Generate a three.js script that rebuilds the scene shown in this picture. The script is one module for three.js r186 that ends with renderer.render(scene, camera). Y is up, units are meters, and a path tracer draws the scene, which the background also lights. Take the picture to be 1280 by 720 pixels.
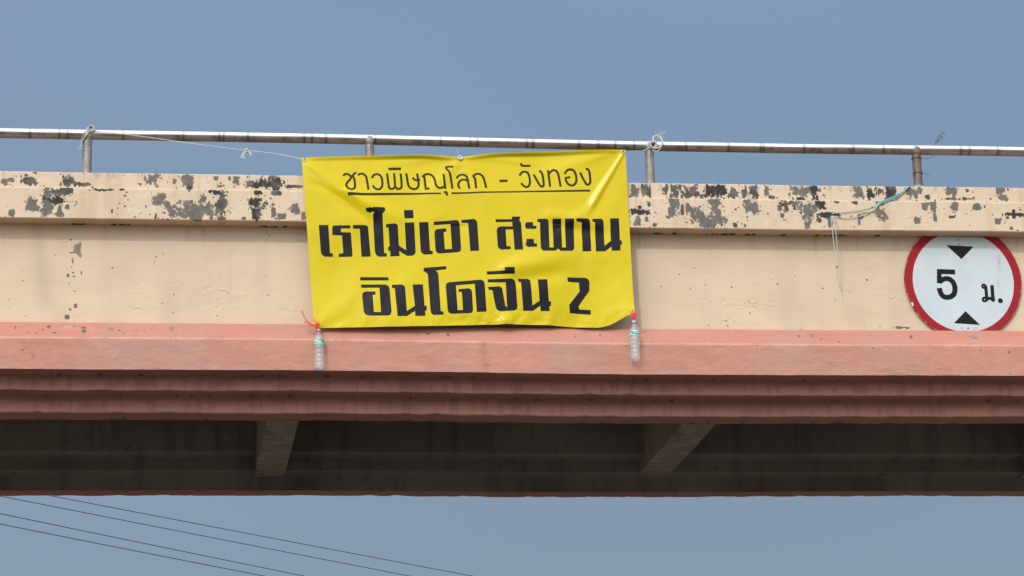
import * as THREE from 'three';
import { mergeGeometries } from 'three/addons/utils/BufferGeometryUtils.js';

// ---------------------------------------------------------------- camera
const scene = new THREE.Scene();
const rad = THREE.MathUtils.degToRad;
const camera = new THREE.PerspectiveCamera(2 * Math.atan(360 / 3400) * 180 / Math.PI, 16 / 9, 0.1, 3000);
camera.position.set(0, 1.6, 20.6);
camera.rotation.order = 'YXZ';
camera.rotation.set(rad(15.6416), rad(-8.1258), rad(-1.5191));

// ---------------------------------------------------------------- sky, sun, exposure
const SUN = new THREE.Vector3(-Math.sin(rad(25)) * Math.cos(rad(35)), Math.sin(rad(35)), Math.cos(rad(25)) * Math.cos(rad(35)));
function makeSky() {                                               // thin tropical haze: grey blue, whiter low down and round the sun
  const W = 512, H = 256, data = new Float32Array(W * H * 4), d = new THREE.Vector3();
  for (let j = 0; j < H; j++) for (let i = 0; i < W; i++) {
    const el = ((j + 0.5) / H - 0.5) * Math.PI, az = ((i + 0.5) / W - 0.5) * Math.PI * 2;
    d.set(Math.cos(el) * Math.cos(az), Math.sin(el), Math.cos(el) * Math.sin(az));
    const th = Math.acos(THREE.MathUtils.clamp(d.dot(SUN), -1, 1));
    const low = Math.exp(-Math.max(0, el) / 0.25), glow = 5.6 * Math.exp(-th / 0.34) + 3.9 * Math.exp(-th / 0.6);
    const k = (j * W + i) * 4, hz = 1 + 0.018 * Math.sin(az * 9 + 2 * Math.sin(el * 23)) + 0.014 * Math.sin(az * 21 + el * 40 + 1.3);   // barely uneven haze
    data[k] = (0.160 + 0.225 * low) * hz + glow;
    data[k + 1] = (0.322 + 0.168 * low) * hz + glow * 0.975;
    data[k + 2] = (0.610 - 0.105 * low) * hz + glow * 0.97;
    data[k + 3] = 1;
  }
  const t = new THREE.DataTexture(data, W, H, THREE.RGBAFormat, THREE.FloatType);
  t.mapping = THREE.EquirectangularReflectionMapping; t.magFilter = t.minFilter = THREE.LinearFilter; t.needsUpdate = true;
  return t;
}
scene.background = scene.environment = makeSky();
const sun = new THREE.DirectionalLight(new THREE.Color(1, 0.94, 0.86), 2.0);
sun.position.copy(SUN).multiplyScalar(60).add(new THREE.Vector3(3, 7, -1));
sun.target.position.set(3, 7, -1);
sun.castShadow = true; sun.shadow.mapSize.set(4096, 4096); sun.shadow.radius = 1.1;
Object.assign(sun.shadow.camera, { left: -25, right: 25, top: 15, bottom: -15, near: 1, far: 150 });
scene.add(sun, sun.target);
const renderer = new THREE.WebGLRenderer({ antialias: true });
renderer.toneMapping = THREE.LinearToneMapping;
renderer.toneMappingExposure = 0.66;
renderer.shadowMap.enabled = true;

const HEAVY_LETTERS = [
  '97,565 170,566 169,791 191,795 189,820 126,819 107,804 99,783',
  '203,587 211,571 344,572 344,595 267,595 267,626 345,629 348,807 338,822 239,821 241,798 271,796 278,786 276,650 199,647',
  '369,571 467,570 485,582 491,823 421,823 421,599 367,597',
  '479,437 517,433 526,440 537,432 624,433 630,446 629,459 606,483 601,798 621,801 619,826 557,825 538,810 530,783 533,485 548,468 521,465 514,474 481,462',
  '632,569 703,564 722,576 722,823 651,825 653,781 637,779 637,751 651,744 650,594 630,593',
  '782,559 855,558 853,795 841,815 824,823 783,822 720,779 723,742 781,781',
  '781,457 854,455 853,521 783,523',
  '897,557 969,555 969,786 989,788 989,814 922,815 903,802 897,785',
  '1015,553 1199,540 1215,551 1221,568 1220,773 1213,794 1189,800 1040,808 1021,797 1016,780 1016,649 1022,622 1040,612 1111,606 1112,630 1088,636 1089,777 1149,774 1150,570 1015,578',
  '1241,541 1341,534 1360,547 1364,574 1364,790 1296,792 1292,564 1239,563',
  '1516,541 1647,543 1648,522 1715,522 1705,552 1717,572 1721,786 1655,786 1653,622 1589,622 1589,758 1622,760 1621,781 1543,782 1527,771 1520,752 1519,630 1529,607 1549,599 1649,600 1649,562 1515,562',
  '1753,584 1759,570 1815,568 1813,597 1841,601 1838,621 1764,620 1751,606',
  '1755,703 1812,704 1813,740 1837,741 1835,765 1764,766 1748,753 1747,739 1755,728',
  '1884,799 1984,801 2005,784 2027,803 2124,803 2137,784 2147,550 2076,549 2072,777 2038,777 2044,547 1976,547 1972,777 1936,775 1941,576 1938,553 1922,544 1853,545 1852,565 1873,569 1868,774 1874,788',
  '2169,550 2259,551 2275,562 2278,587 2275,808 2207,808 2212,578 2168,570',
  '2300,554 2370,553 2383,561 2388,583 2386,771 2443,728 2445,552 2516,551 2514,726 2529,729 2529,759 2516,762 2514,807 2445,807 2445,772 2391,810 2316,810 2320,578 2299,574',
  '397,993 619,996 621,1020 397,1017',
  '400,1054 595,1056 618,1069 623,1096 624,1279 615,1303 594,1310 436,1307 413,1294 405,1270 402,1148 408,1124 429,1111 509,1113 505,1137 483,1140 482,1281 542,1282 545,1080 400,1078',
  '647,1059 723,1058 744,1071 747,1098 747,1277 818,1234 812,1059 893,1059 893,1233 910,1235 908,1270 894,1272 893,1315 815,1315 816,1271 746,1316 672,1315 667,1085 646,1082',
  '910,931 917,924 1091,913 1090,937 1003,947 1019,963 1023,986 1020,1280 1042,1282 1039,1307 962,1309 946,1296 941,1269 941,972 909,948',
  '1078,1072 1087,1051 1108,1045 1359,1027 1382,1035 1391,1055 1391,1282 1314,1287 1313,1058 1157,1069 1157,1272 1203,1271 1204,1124 1179,1122 1179,1102 1260,1096 1281,1108 1284,1131 1282,1273 1271,1293 1253,1297 1105,1299 1085,1288 1079,1264',
  '1417,960 1562,957 1563,933 1641,931 1641,981 1417,984',
  '1421,1025 1615,1020 1638,1032 1643,1059 1646,1243 1640,1263 1619,1273 1504,1280 1481,1268 1470,1241 1453,1110 1424,1108 1419,1086 1510,1082 1530,1094 1547,1229 1554,1247 1564,1246 1565,1049 1421,1047',
  '1668,1021 1746,1020 1764,1033 1767,1064 1770,1235 1833,1197 1830,1026 1904,1024 1907,1199 1926,1203 1921,1236 1908,1240 1910,1276 1837,1277 1837,1232 1774,1275 1695,1275 1690,1046 1669,1041',
  '2073,1011 2221,1017 2241,1030 2248,1050 2244,1120 2151,1236 2156,1262 2249,1269 2247,1302 2080,1288 2077,1225 2168,1122 2165,1052 2075,1044',
  '683,99 783,99 782,119 682,118',
  '343,307 545,311 1086,317 1085,327 544,329 344,331',
  '1567,217 1631,217 1630,235 1566,235',
  '1174,313 1564,314 2294,316 2293,330 1564,323 1174,326'
];
const LIGHT_STROKES = [
  '317,162 333,144 357,145 377,164 379,185 340,221 335,245 348,270 372,280 397,271 407,253 406,179 392,164',
  '386,167 412,140 423,136',
  '435,157 454,144 475,144 498,163 505,194 510,282',
  '545,185 555,161 580,150 604,153 624,178 626,227 621,257 605,278 583,281 560,271 546,246',
  '668,145 673,258 680,277 695,280 714,274 727,259 724,146',
  '727,259 735,278 753,281 771,272 780,254 777,148',
  '822,147 828,243 841,271 867,283 898,278 914,257 914,208 909,149',
  '871,183 879,201 902,208 930,201',
  '964,167 969,282 999,277',
  '947,182 967,158 1001,152 1033,168 1047,205 1050,251 1065,272 1089,277 1117,264 1125,255',
  '1119,151 1126,282',
  '1111,311 1132,311 1136,340',
  '1204,86 1153,85 1143,95 1146,107 1165,128 1175,159 1183,281',
  '1222,190 1235,166 1260,155 1284,156 1307,177 1312,216 1318,283',
  '1308,213 1293,201 1266,200 1241,215 1230,245 1235,269 1246,279',
  '1352,178 1368,163 1387,154 1411,157 1437,180 1446,225 1454,283',
  '1355,176 1369,193 1373,284',
  '1731,186 1748,159 1776,150 1802,163 1812,203 1812,251 1798,278 1780,283 1756,274 1740,246',
  '1747,83 1752,102 1766,106 1826,106',
  '1846,179 1884,264 1901,283 1919,277 1923,253 1915,150 1890,153',
  '1963,145 1973,284',
  '1970,176 1993,152 2012,146 2035,159 2048,195 2057,286',
  '2097,184 2110,157 2138,146 2168,153 2187,186 2190,240 2176,270 2148,282 2119,269 2103,239 2098,211 2140,212',
  '2221,175 2258,263 2278,278 2297,266 2302,243 2296,140 2268,149'
];
// flaked paint on the coping: kind, from x, to x, from y, to y in millimetres (y from the step edge)
const FLAKES = `
g -1082 -1024 59 11; g -1025 -978 70 35; d -924 -816 72 12; d -600 -502 93 7; d -512 -390 38 9; g 47 160 115 14;
g -872 -787 -92 -203; g -1009 -961 -186 -252; g -748 -671 -33 -247; k -718 -538 -84 -142; d -576 -542 -143 -184; g -644 -584 -144 -246;
d -695 -544 -1 -60; k -356 -142 7 -28; d -122 -102 -58 -75; d -121 -101 -144 -158; d -217 -202 -180 -214; d -42 -26 -232 -247;
d 122 136 -214 -244; g 98 162 -49 -141; d -895 -866 103 78; d -833 -804 125 105; g 261 292 82 34; g 312 431 105 9;
d 374 416 51 -40; g 570 617 109 72; g 694 720 112 74; g 725 798 118 26; g 839 943 71 12; k 912 1119 94 5;
g 1015 1078 123 91; d 1119 1275 41 22; g 100 201 -51 -136; g 190 242 -104 -173; g 242 612 -114 -243; g 467 535 -34 -120;
d 612 690 -42 -171; k 560 663 6 -52; k 901 974 6 -42; d 1036 1109 3 -45; k 829 994 -71 -134; k 875 953 -136 -249;
g 1026 1067 -106 -241; g 1088 1150 -192 -240; g 1181 1264 -120 -206; g 1274 1310 -173 -248; d 618 674 -232 -253; d 803 834 -229 -250;
d 122 136 -208 -245; d 611 668 45 13; g 3943 3995 95 5; d 4017 4097 96 7; d 4193 4240 99 4; d 4259 4338 105 6;
d 4342 4542 111 5; k 4561 4695 115 3; d 4743 4821 109 5; d 4845 4896 101 6; d 4930 4990 112 8; g 5041 5066 95 28;
k 3945 4086 -101 -146; k 3983 4014 -71 -99; g 3957 4000 -148 -233; g 4039 4065 -166 -208; g 4240 4334 -10 -89; g 4219 4294 -72 -157;
g 4378 4411 -41 -117; g 4408 4569 -79 -209; g 4569 4685 -14 -217; g 4506 4637 -187 -246; g 4859 4973 1 -127; d 4760 4795 -206 -246;
d 4853 4870 -210 -243; d 4102 4133 -217 -245; d 4063 4089 -37 -74; d 4335 4360 -51 -132; d 4785 4797 -82 -106; d 4937 4987 117 3;
g 5049 5082 114 19; d 5063 5137 28 1; g 5284 5420 119 25; k 5288 5371 22 0; k 5430 5484 121 7; d 5490 5516 103 65;
g 5793 5890 123 13; k 5911 5975 125 10; d 5982 6063 121 45; k 6068 6136 123 13; g 4931 4971 -3 -136; d 5132 5293 -4 -54;
d 5134 5169 -47 -95; d 5190 5224 -46 -113; d 5266 5291 -45 -93; d 5159 5189 -119 -157; g 5329 5436 -6 -177; g 5361 5414 -178 -244;
k 5461 5531 6 -89; k 5464 5645 -109 -149; d 5461 5501 -147 -190; g 5551 5587 -146 -241; d 5616 5661 -1 -29; d 5749 5807 16 -36;
d 5956 6029 0 -37; g 5958 6055 -43 -152; g 5788 5865 -113 -165; g 5799 5828 -166 -228; d 6070 6163 123 13; g 6241 6353 116 17;
d 6393 6429 51 18; g 6551 6651 122 56; g 6624 6657 84 12; k 6534 6657 24 12; d 6740 6767 106 77; g 6996 7083 134 73;
g 6996 7098 61 17; d 6697 6800 32 10; g 6346 6398 -17 -79; g 6414 6464 3 -93; g 6439 6468 -112 -175; g 6280 6328 -149 -201;
g 6594 6660 -4 -75; g 6779 6846 -15 -77; k 7051 7192 -95 -122; k 7110 7138 -68 -150; d 7053 7080 -122 -150; g 6961 7014 -147 -200;
d 6571 6636 -125 -148; d 7075 7106 -208 -242`;
const WALL_CHIPS = `
g -474 7751 58 99; d -511 7648 12 52; d -547 7533 18 26; d -508 7556 18 12; d -500 7526 20 14; d -444 7556 12 28; d -522 7602 10 12; d -538 7469 12 10;
d -493 7404 14 10; d -483 7284 26 34; d -524 7257 16 18; d -548 7192 34 40; d -203 7600 10 12; d 138 7695 8 14; d -531 7826 16 14; d -514 7719 40 12;
d 277 7384 8 8; d 1018 7386 12 10; d 275 7238 8 8; d 1028 7877 10 8; d 4337 7610 10 10; d 4182 7508 12 9; d 4762 7506 9 14; d 5145 7539 16 9;
d 5094 7570 12 7; d 4902 7288 10 10; d 4461 7662 10 10; d 4421 7489 8 8; d 4703 7221 9 9; d 4774 7215 8 8; d 5894 7577 15 15; d 6318 7852 39 34;
d 6163 7174 97 19`;
const LEDGE_CHIPS = `
d -936 7066 14 36; d -724 7046 17 14; d -682 7076 25 36; d -638 7017 28 20; d -489 7086 20 14; d -417 7071 33 28; d -416 7035 42 36; g -209 7055 47 42;
d -144 7047 22 20; d -107 7017 11 11; d -14 7045 11 11; d 51 7053 11 8; d 101 7062 11 14; g 260 7060 45 47; d -877 6880 11 11; d -802 6840 11 17;
d -791 6817 11 14; d -838 7018 20 11; d -773 7011 14 8; d 2185 7031 18 18; d 2264 7043 32 21; d 2423 7039 18 39; d 3075 7035 14 18; d 3437 7039 12 21;
d 3524 7083 11 14; d 3638 7060 11 28; d 5255 7058 21 30; g 5364 7064 38 43; d 5433 7029 13 17; d 6182 7060 21 47; g 6704 7053 47 34; d 6976 6923 21 21;
d 5844 6954 17 13; d 6737 6938 13 17; d 6967 6744 13 17; s 5956 6764 128 34; d 5571 6999 13 17`;
// ---------------------------------------------------------------- helpers
let seed = 7;
const rnd = () => { seed = (seed * 1664525 + 1013904223) >>> 0; return seed / 4294967296; };
const hash = (x, y, s) => { let h = Math.imul(x, 374761393) ^ Math.imul(y, 668265263) ^ Math.imul(s, 974634541); h = Math.imul(h ^ (h >>> 13), 1274126177); return ((h ^ (h >>> 16)) >>> 0) / 4294967296; };
function noise(x, y, s = 0) {
  const i = Math.floor(x), j = Math.floor(y), a = x - i, b = y - j, u = a * a * (3 - 2 * a), v = b * b * (3 - 2 * b);
  return (hash(i, j, s) * (1 - u) + hash(i + 1, j, s) * u) * (1 - v) + (hash(i, j + 1, s) * (1 - u) + hash(i + 1, j + 1, s) * u) * v;
}
const fbm = (x, y, s = 0, n = 4) => { let t = 0, a = 0.5, f = 1, m = 0; for (let k = 0; k < n; k++) { t += a * noise(x * f, y * f, s + k * 17); m += a; a *= 0.5; f *= 2.03; } return t / m; };
const smooth = (x, a, b) => { const t = Math.min(1, Math.max(0, (x - a) / (b - a))); return t * t * (3 - 2 * t); };   // works with a > b too
const clamp = THREE.MathUtils.clamp, lerp = THREE.MathUtils.lerp;
const gauss = (x, s) => Math.exp(-x * x / (2 * s * s));
const toByte = (l) => { l = clamp(l, 0, 1); return Math.round(255 * (l <= 0.0031308 ? 12.92 * l : 1.055 * Math.pow(l, 1 / 2.4) - 0.055)); };
const mix3 = (a, b, t) => [lerp(a[0], b[0], t), lerp(a[1], b[1], t), lerp(a[2], b[2], t)];
function texPair(w, h, fn) {                                        // fn(i, j) -> [r, g, b, height], linear; row 0 is v = 0
  const c = new Uint8Array(w * h * 4), b = new Uint8Array(w * h * 4);
  for (let j = 0; j < h; j++) for (let i = 0; i < w; i++) {
    const p = fn(i, j), k = (j * w + i) * 4, z = Math.round(clamp(p[3], 0, 1) * 255);
    c[k] = toByte(p[0]); c[k + 1] = toByte(p[1]); c[k + 2] = toByte(p[2]); c[k + 3] = 255;
    b[k] = b[k + 1] = b[k + 2] = z; b[k + 3] = 255;
  }
  const mk = (d, srgb) => { const t = new THREE.DataTexture(d, w, h); t.wrapS = t.wrapT = THREE.RepeatWrapping; t.magFilter = THREE.LinearFilter; t.minFilter = THREE.LinearMipmapLinearFilter; t.generateMipmaps = true; if (srgb) t.colorSpace = THREE.SRGBColorSpace; t.needsUpdate = true; return t; };
  return { map: mk(c, true), bumpMap: mk(b, false) };
}
const std = (o) => new THREE.MeshStandardMaterial(o);
function add(parent, name, geo, mat) { const m = new THREE.Mesh(geo, mat); m.name = name; m.castShadow = m.receiveShadow = true; parent.add(m); return m; }
function tag(o, label, category, group) { o.userData.label = label; o.userData.category = category; if (group) o.userData.group = group; return o; }
function thing(name, label, category, group, p = [0, 0, 0]) { const g = new THREE.Group(); g.name = name; g.position.set(...p); scene.add(g); return tag(g, label, category, group); }
function structure(name, geo, mat) { const m = add(scene, name, geo, mat); m.userData.kind = 'structure'; return m; }
const V = (x, y, z) => new THREE.Vector3(x, y, z);
function tube(pts, r, seg = 8, n = 0) { return new THREE.TubeGeometry(new THREE.CatmullRomCurve3(pts.map((p) => V(...p))), n || pts.length * 8, r, seg, false); }
function grid(nu, nv, fn) {                                         // fn(u, v) -> [x, y, z, uvx, uvy]
  const pos = [], uv = [], idx = [];
  for (let j = 0; j <= nv; j++) for (let i = 0; i <= nu; i++) { const p = fn(i / nu, j / nv); pos.push(p[0], p[1], p[2]); uv.push(p[3], p[4]); }
  for (let j = 0; j < nv; j++) for (let i = 0; i < nu; i++) { const a = j * (nu + 1) + i, b = a + 1, c = a + nu + 1, d = c + 1; idx.push(a, b, d, a, d, c); }
  const g = new THREE.BufferGeometry();
  g.setAttribute('position', new THREE.Float32BufferAttribute(pos, 3)); g.setAttribute('uv', new THREE.Float32BufferAttribute(uv, 2)); g.setIndex(idx); g.computeVertexNormals();
  return g;
}

// ---------------------------------------------------------------- the footbridge: cast and plastered by hand, so nothing is quite straight
const X0 = -17, X1 = 23, SPAN = 9.6, XT = -1.4;                     // extent along x; the paint repeats every 9.6 m from XT
const SAG = [[-17, 0], [-1.1, -0.001], [1.3, 0.0035], [4.0, -0.0068], [5.0, -0.004], [7.2, 0.0075], [10, 0.004], [23, 0]];
function sag(x) { let k = 0; while (k < SAG.length - 2 && x > SAG[k + 1][0]) k++; const [a, p] = SAG[k], [b, q] = SAG[k + 1]; return lerp(p, q, smooth(x, a, b)); }
const wob = (x, y, z) => [sag(x) + (fbm(x * 0.9, y * 3 + 9, 3, 2) - 0.5) * 0.004 + (fbm(x * 14, y * 7, 4, 3) - 0.5) * 0.0035, (fbm(x * 0.8 + 40, y * 4 + z * 2, 5, 2) - 0.5) * 0.004];
// profile points [z, y]; every stretch gets its own vertices, outer corners get a small chamfer. s runs along the profile in metres.
function loft(pts, { cham = 0.007, step = 0.04, x0 = X0, x1 = X1, flip = false, rough = 0, from = 0, ends = true } = {}) {
  const q = [];
  pts.forEach((p, i) => {
    if (i === 0 || i === pts.length - 1 || !cham) return q.push([p[0], p[1], i]);
    const a = pts[i - 1], b = pts[i + 1], la = Math.hypot(a[0] - p[0], a[1] - p[1]), lb = Math.hypot(b[0] - p[0], b[1] - p[1]), c = Math.min(cham, la / 4, lb / 4);
    q.push([p[0] + (a[0] - p[0]) * c / la, p[1] + (a[1] - p[1]) * c / la, i], [p[0] + (b[0] - p[0]) * c / lb, p[1] + (b[1] - p[1]) * c / lb, i]);
  });
  const nx = Math.round((x1 - x0) / step), out = [];
  let s = from;
  for (let k = 0; k < q.length - 1; k++) {
    const a = q[k], b = q[k + 1], len = Math.hypot(a[0] - b[0], a[1] - b[1]), nv = len > 0.1 ? 6 : len > 0.03 ? 3 : 1, s0 = s;
    out.push(grid(nx, nv, (u, v) => {
      const x = lerp(x0, x1, u), z = lerp(a[0], b[0], v), y = lerp(a[1], b[1], v), w = wob(x, y, flip ? z + 9 : z);
      const edge = rough * (Math.pow(fbm(x * 9, y * 9, 31, 3), 3) * 0.02);
      return [x, y + w[0] + edge, (flip ? -4.008 - z : z) + w[1] * (flip ? -1 : 1), (x - XT) / SPAN, (s0 + v * len)];
    }));
    s += len;
  }
  const g = mergeGeometries(out);
  if (flip) { const id = g.index.array; for (let i = 0; i < id.length; i += 3) { const t = id[i]; id[i] = id[i + 1]; id[i + 1] = t; } g.computeVertexNormals(); }
  return g;
}
const scaleV = (g, h) => { const a = g.attributes.uv; for (let i = 0; i < a.count; i++) a.setY(i, a.getY(i) / h); return g; };

// paint: cream above, pink below, flaked to grey render and black mould
const CREAM = [0.548, 0.430, 0.302], PINK = [0.42, 0.193, 0.136], GREY = [0.122, 0.112, 0.092], DARK = [0.052, 0.047, 0.040], BLACK = [0.022, 0.02, 0.018];
const parse = (t) => t.split(';').map((l) => { const [k, ...n] = l.trim().split(/\s+/); return [k, ...n.map((a) => +a / 1000)]; });
const wrapX = (i, W) => ((i % W) + W) % W;
function fields(W, H, hm) { return { W, H, hm, f: { g: new Float32Array(W * H), d: new Float32Array(W * H), k: new Float32Array(W * H), s: new Float32Array(W * H) } }; }
function blob(F, kind, cx, cs, hw, hh, sd, streak = 0) {                        // adds an irregular patch to a field, in metres
  const { W, H, hm } = F, px = SPAN / W, py = hm / H, m = 1.7, arr = F.f[kind];
  for (let j = Math.max(0, Math.floor((cs - hh * m) / py)); j <= Math.min(H - 1, Math.ceil((cs + hh * m) / py)); j++)
    for (let i = Math.floor((cx - XT - hw * m) / px); i <= Math.ceil((cx - XT + hw * m) / px); i++) {
      const x = XT + (i + 0.5) * px, s = (j + 0.5) * py, big = Math.min(1, Math.max(hw, hh) * 13);
      const qx = (fbm(x * 17, s * 17, sd + 1, 3) - 0.5) * 1.3 * big, qy = (fbm(x * 17, s * 17, sd + 2, 3) - 0.5) * 1.3 * big;
      const dx = (x - cx) / hw + qx, dy = (s - cs) / hh + qy, r = Math.pow(Math.pow(Math.abs(dx), 3.5) + Math.pow(Math.abs(dy), 3.5), 1 / 3.5);
      const f = 1.20 - r + (fbm(x * 22, s * 20, sd, 5) - 0.5) * (0.6 + 1.3 * big) + (fbm(x * 75, s * 60, sd + 5, 3) - 0.5) * 1.5 * big + streak * (fbm(x * 62, s * 9, sd + 9, 3) - 0.5) * 1.6;
      const k = j * W + wrapX(i, W);
      if (f > arr[k]) arr[k] = f;
    }
}
const covered = (v) => smooth(v, 0.16, 0.30);

function copingTexture() {
  const W = 2048, H = 320, hm = 1.28, F = fields(W, H, hm), FACE = 0.167 + 0.2547;
  parse(FLAKES).forEach(([k, xa, xb, ya, yb], n) => {
    const y0 = Math.min(ya, yb), y1 = Math.max(ya, yb), top = (y0 + y1) / 2 > 0, off = FACE + (top ? 0.03 : 0);
    let a = off + y0, b = off + y1;
    if (!top) b = Math.min(b, FACE - 0.002);
    blob(F, k, (xa + xb) / 2, (a + b) / 2, Math.max(0.006, (xb - xa) / 2), Math.max(0.006, (b - a) / 2), 100 + n * 3, top && k !== 'g' ? 1 : top ? 0.5 : 0.15);
    const big = (xb - xa) * (y1 - y0);
    for (let t = 0; t < 1 + big * 260; t++) {                       // crumbs round every patch
      const r = 0.003 + 0.006 * rnd() * rnd();
      blob(F, rnd() < 0.6 ? 'd' : 'g', lerp(xa - 0.05, xb + 0.05, rnd()), clamp(lerp(a - 0.03, b + 0.03, rnd()), top ? FACE + 0.03 : 0.175, top ? FACE + 0.165 : FACE), r, r * (0.7 + rnd()), 900 + n * 7 + t);
    }
  });
  for (let t = 0; t < 240; t++) { const r = 0.0025 + 0.004 * rnd() * rnd(); blob(F, 'd', XT + rnd() * SPAN, 0.17 + rnd() * 0.44, r, r * (0.8 + rnd()), 5000 + t); }
  const spans = [[85, 102], [132, 155], [314, 346], [803, 816], [826, 830], [868, 930], [964, 970], [1008, 1048], [1084, 1090]];
  for (const [a, b] of spans) for (let t = 0; t < 2 + (b - a) / 4; t++) blob(F, 'k', -1.084 + lerp(a, b, rnd()) * 0.00651, 0.012 + rnd() * 0.02, 0.006 + rnd() * 0.01, 0.012 + rnd() * 0.018, 7000 + t + a);
  return texPair(W, H, (i, j) => {
    const x = (i + 0.5) / W * SPAN, s = (j + 0.5) / H * hm, k = j * W + i, soffit = s < 0.167;
    let c = CREAM.slice(), h = 0.6 + (fbm(x * 30, s * 30, 1) - 0.5) * 0.25;
    const tone = 0.93 + 0.14 * fbm(x * 1.2, s * 5, 2) + 0.05 * (fbm(x * 14, s * 14, 8) - 0.5);
    const run = smooth(fbm(x * 9, s * 0.7, 12), 0.56, 0.8) * 0.14;
    c = c.map((v, n) => v * tone * (1 - run * [0.8, 1, 1.25][n]));
    if (s > 0.45) { const up = smooth(fbm(x * 26, s * 3, 18), 0.58, 0.8) * smooth(s, 0.48, 0.58) * 0.55; c = mix3(c, [0.17, 0.13, 0.09], up); }
    c = mix3(c, [0.60, 0.50, 0.40], 0.35 * smooth(fbm(x * 16, s * 16, 19), 0.62, 0.75));
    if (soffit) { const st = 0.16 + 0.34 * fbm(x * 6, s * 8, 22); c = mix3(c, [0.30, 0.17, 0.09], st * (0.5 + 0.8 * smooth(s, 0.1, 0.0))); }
    const g = covered(F.f.g[k]), d = covered(F.f.d[k]), b = covered(F.f.k[k]);
    const n = fbm(x * 40, s * 40, 33), m = fbm(x * 11, s * 11, 35);
    c = mix3(c, GREY.map((v) => v * (0.65 + 0.55 * n + 0.3 * (m - 0.3))), g);
    c = mix3(c, mix3(DARK, GREY, smooth(fbm(x * 20, s * 20, 36), 0.35, 0.75) * 0.75).map((v) => v * (0.6 + 0.8 * n)), d);
    c = mix3(c, mix3(BLACK, GREY, smooth(fbm(x * 24, s * 14, 37), 0.52, 0.8) * 0.6).map((v) => v * (0.7 + 0.6 * n)), b);
    h -= 0.35 * Math.max(g, d, b) + 0.12 * (n - 0.5) * Math.max(g, d, b);
    return [...c, h];
  });
}
function wallTexture() {
  const W = 2048, H = 256, hm = 0.86, Y0 = 7.1, F = fields(W, H, hm);
  parse(WALL_CHIPS).forEach(([k, x, y, w, h], n) => blob(F, k, x, y - Y0, Math.max(0.005, w / 2), Math.max(0.005, h / 2), 60 + n));
  for (let t = 0; t < 90; t++) { const r = 0.002 + 0.003 * rnd(); blob(F, 'd', XT + rnd() * SPAN, rnd() * 0.8, r, r, 300 + t); }
  const marks = []; for (let t = 0; t < 26; t++) marks.push([rnd() * SPAN, 0.08 + rnd() * 0.3, 0.03 + rnd() * 0.12, 0.012 + rnd() * 0.02]);
  for (const [px, py] of [[250, 364], [268, 366], [298, 370], [212, 356], [890, 372], [925, 376], [945, 378], [980, 328]]) marks.push([(-1.084 + px * 0.00651) - XT, 7.577 - (py - 340) / 165 - Y0, 0.07, 0.03]);
  return texPair(W, H, (i, j) => {
    const x = (i + 0.5) / W * SPAN, s = (j + 0.5) / H * hm, k = j * W + i;
    const tone = 0.93 + 0.13 * fbm(x * 1.1, s * 2, 41) + 0.07 * (fbm(x * 6, s * 12, 42) - 0.5) + 0.04 * (fbm(x * 34, s * 44, 40) - 0.5);
    let c = CREAM.map((v) => v * tone), h = 0.5 + (fbm(x * 2.2, s * 5, 43) - 0.5) * 0.5 + (fbm(x * 16, s * 30, 44) - 0.5) * 0.10 + (fbm(x * 70, s * 70, 45, 2) - 0.5) * 0.03;
    const wx = x + XT;
    const run = 0.16 * gauss(wx + 0.79 - (0.8 - s) * 0.11, 0.045) * smooth(s, 0.05, 0.3) + 0.10 * gauss(wx - 0.27 + (0.8 - s) * 0.05, 0.05) * smooth(s, 0.9, 0.1) + 0.20 * smooth(fbm(x * 22, 3, 46), 0.6, 0.85) * smooth(s, 0.62, 0.85) + 0.06 * smooth(fbm(x * 5, s * 0.6, 47), 0.5, 0.8);
    c = c.map((v, n) => v * (1 - run * [1.05, 0.95, 0.85][n]));
    { const cr = smooth(Math.abs(fbm(x * 1.3, s * 2.6, 58, 4) - 0.5), 0.006, 0.0) * smooth(fbm(x * 0.9, s * 2, 59), 0.5, 0.62); c = c.map((v) => v * (1 - 0.07 * cr)); h -= 0.04 * cr; }
    c = mix3(c, [0.30, 0.22, 0.15], 0.10 * smooth(fbm(x * 2.4, s * 5, 57), 0.55, 0.8));
    c = mix3(c, [0.62, 0.36, 0.22], 0.10 * smooth(s, 0.14, 0.02) + 0.05 * smooth(fbm(x * 3, s * 6, 52), 0.5, 0.8));
    const seam = gauss(wx - 0.72 - (fbm(s * 9, 1, 48) - 0.5) * 0.012, 0.004) + 0.5 * gauss(wx - 5.9 - (fbm(s * 9, 4, 48) - 0.5) * 0.01, 0.004);
    h += 0.25 * seam * (fbm(s * 30, wx, 49) - 0.35); c = c.map((v) => v * (1 - 0.05 * seam));
    h += 0.12 * smooth(s, 0.52, 0.43) * smooth(wx, 3.6, 4.2);
    for (const [mx, ms, mw, mh] of marks) { const dx = x - mx, dy = s - ms; if (Math.abs(dx) < mw * 1.5 && Math.abs(dy) < mh * 2) h += 0.22 * Math.sin(fbm(x * 18, s * 30, 50) * 11) * gauss(dx, mw / 2) * gauss(dy, mh / 1.5); }
    const g = covered(F.f.g[k]), d = covered(F.f.d[k]), n = fbm(x * 40, s * 40, 33);
    c = mix3(c, [0.19, 0.17, 0.13].map((v) => v * (0.7 + 0.5 * n)), g); c = mix3(c, [0.11, 0.09, 0.065], d);
    return [...c, h - 0.2 * Math.max(g, d)];
  });
}
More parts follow.
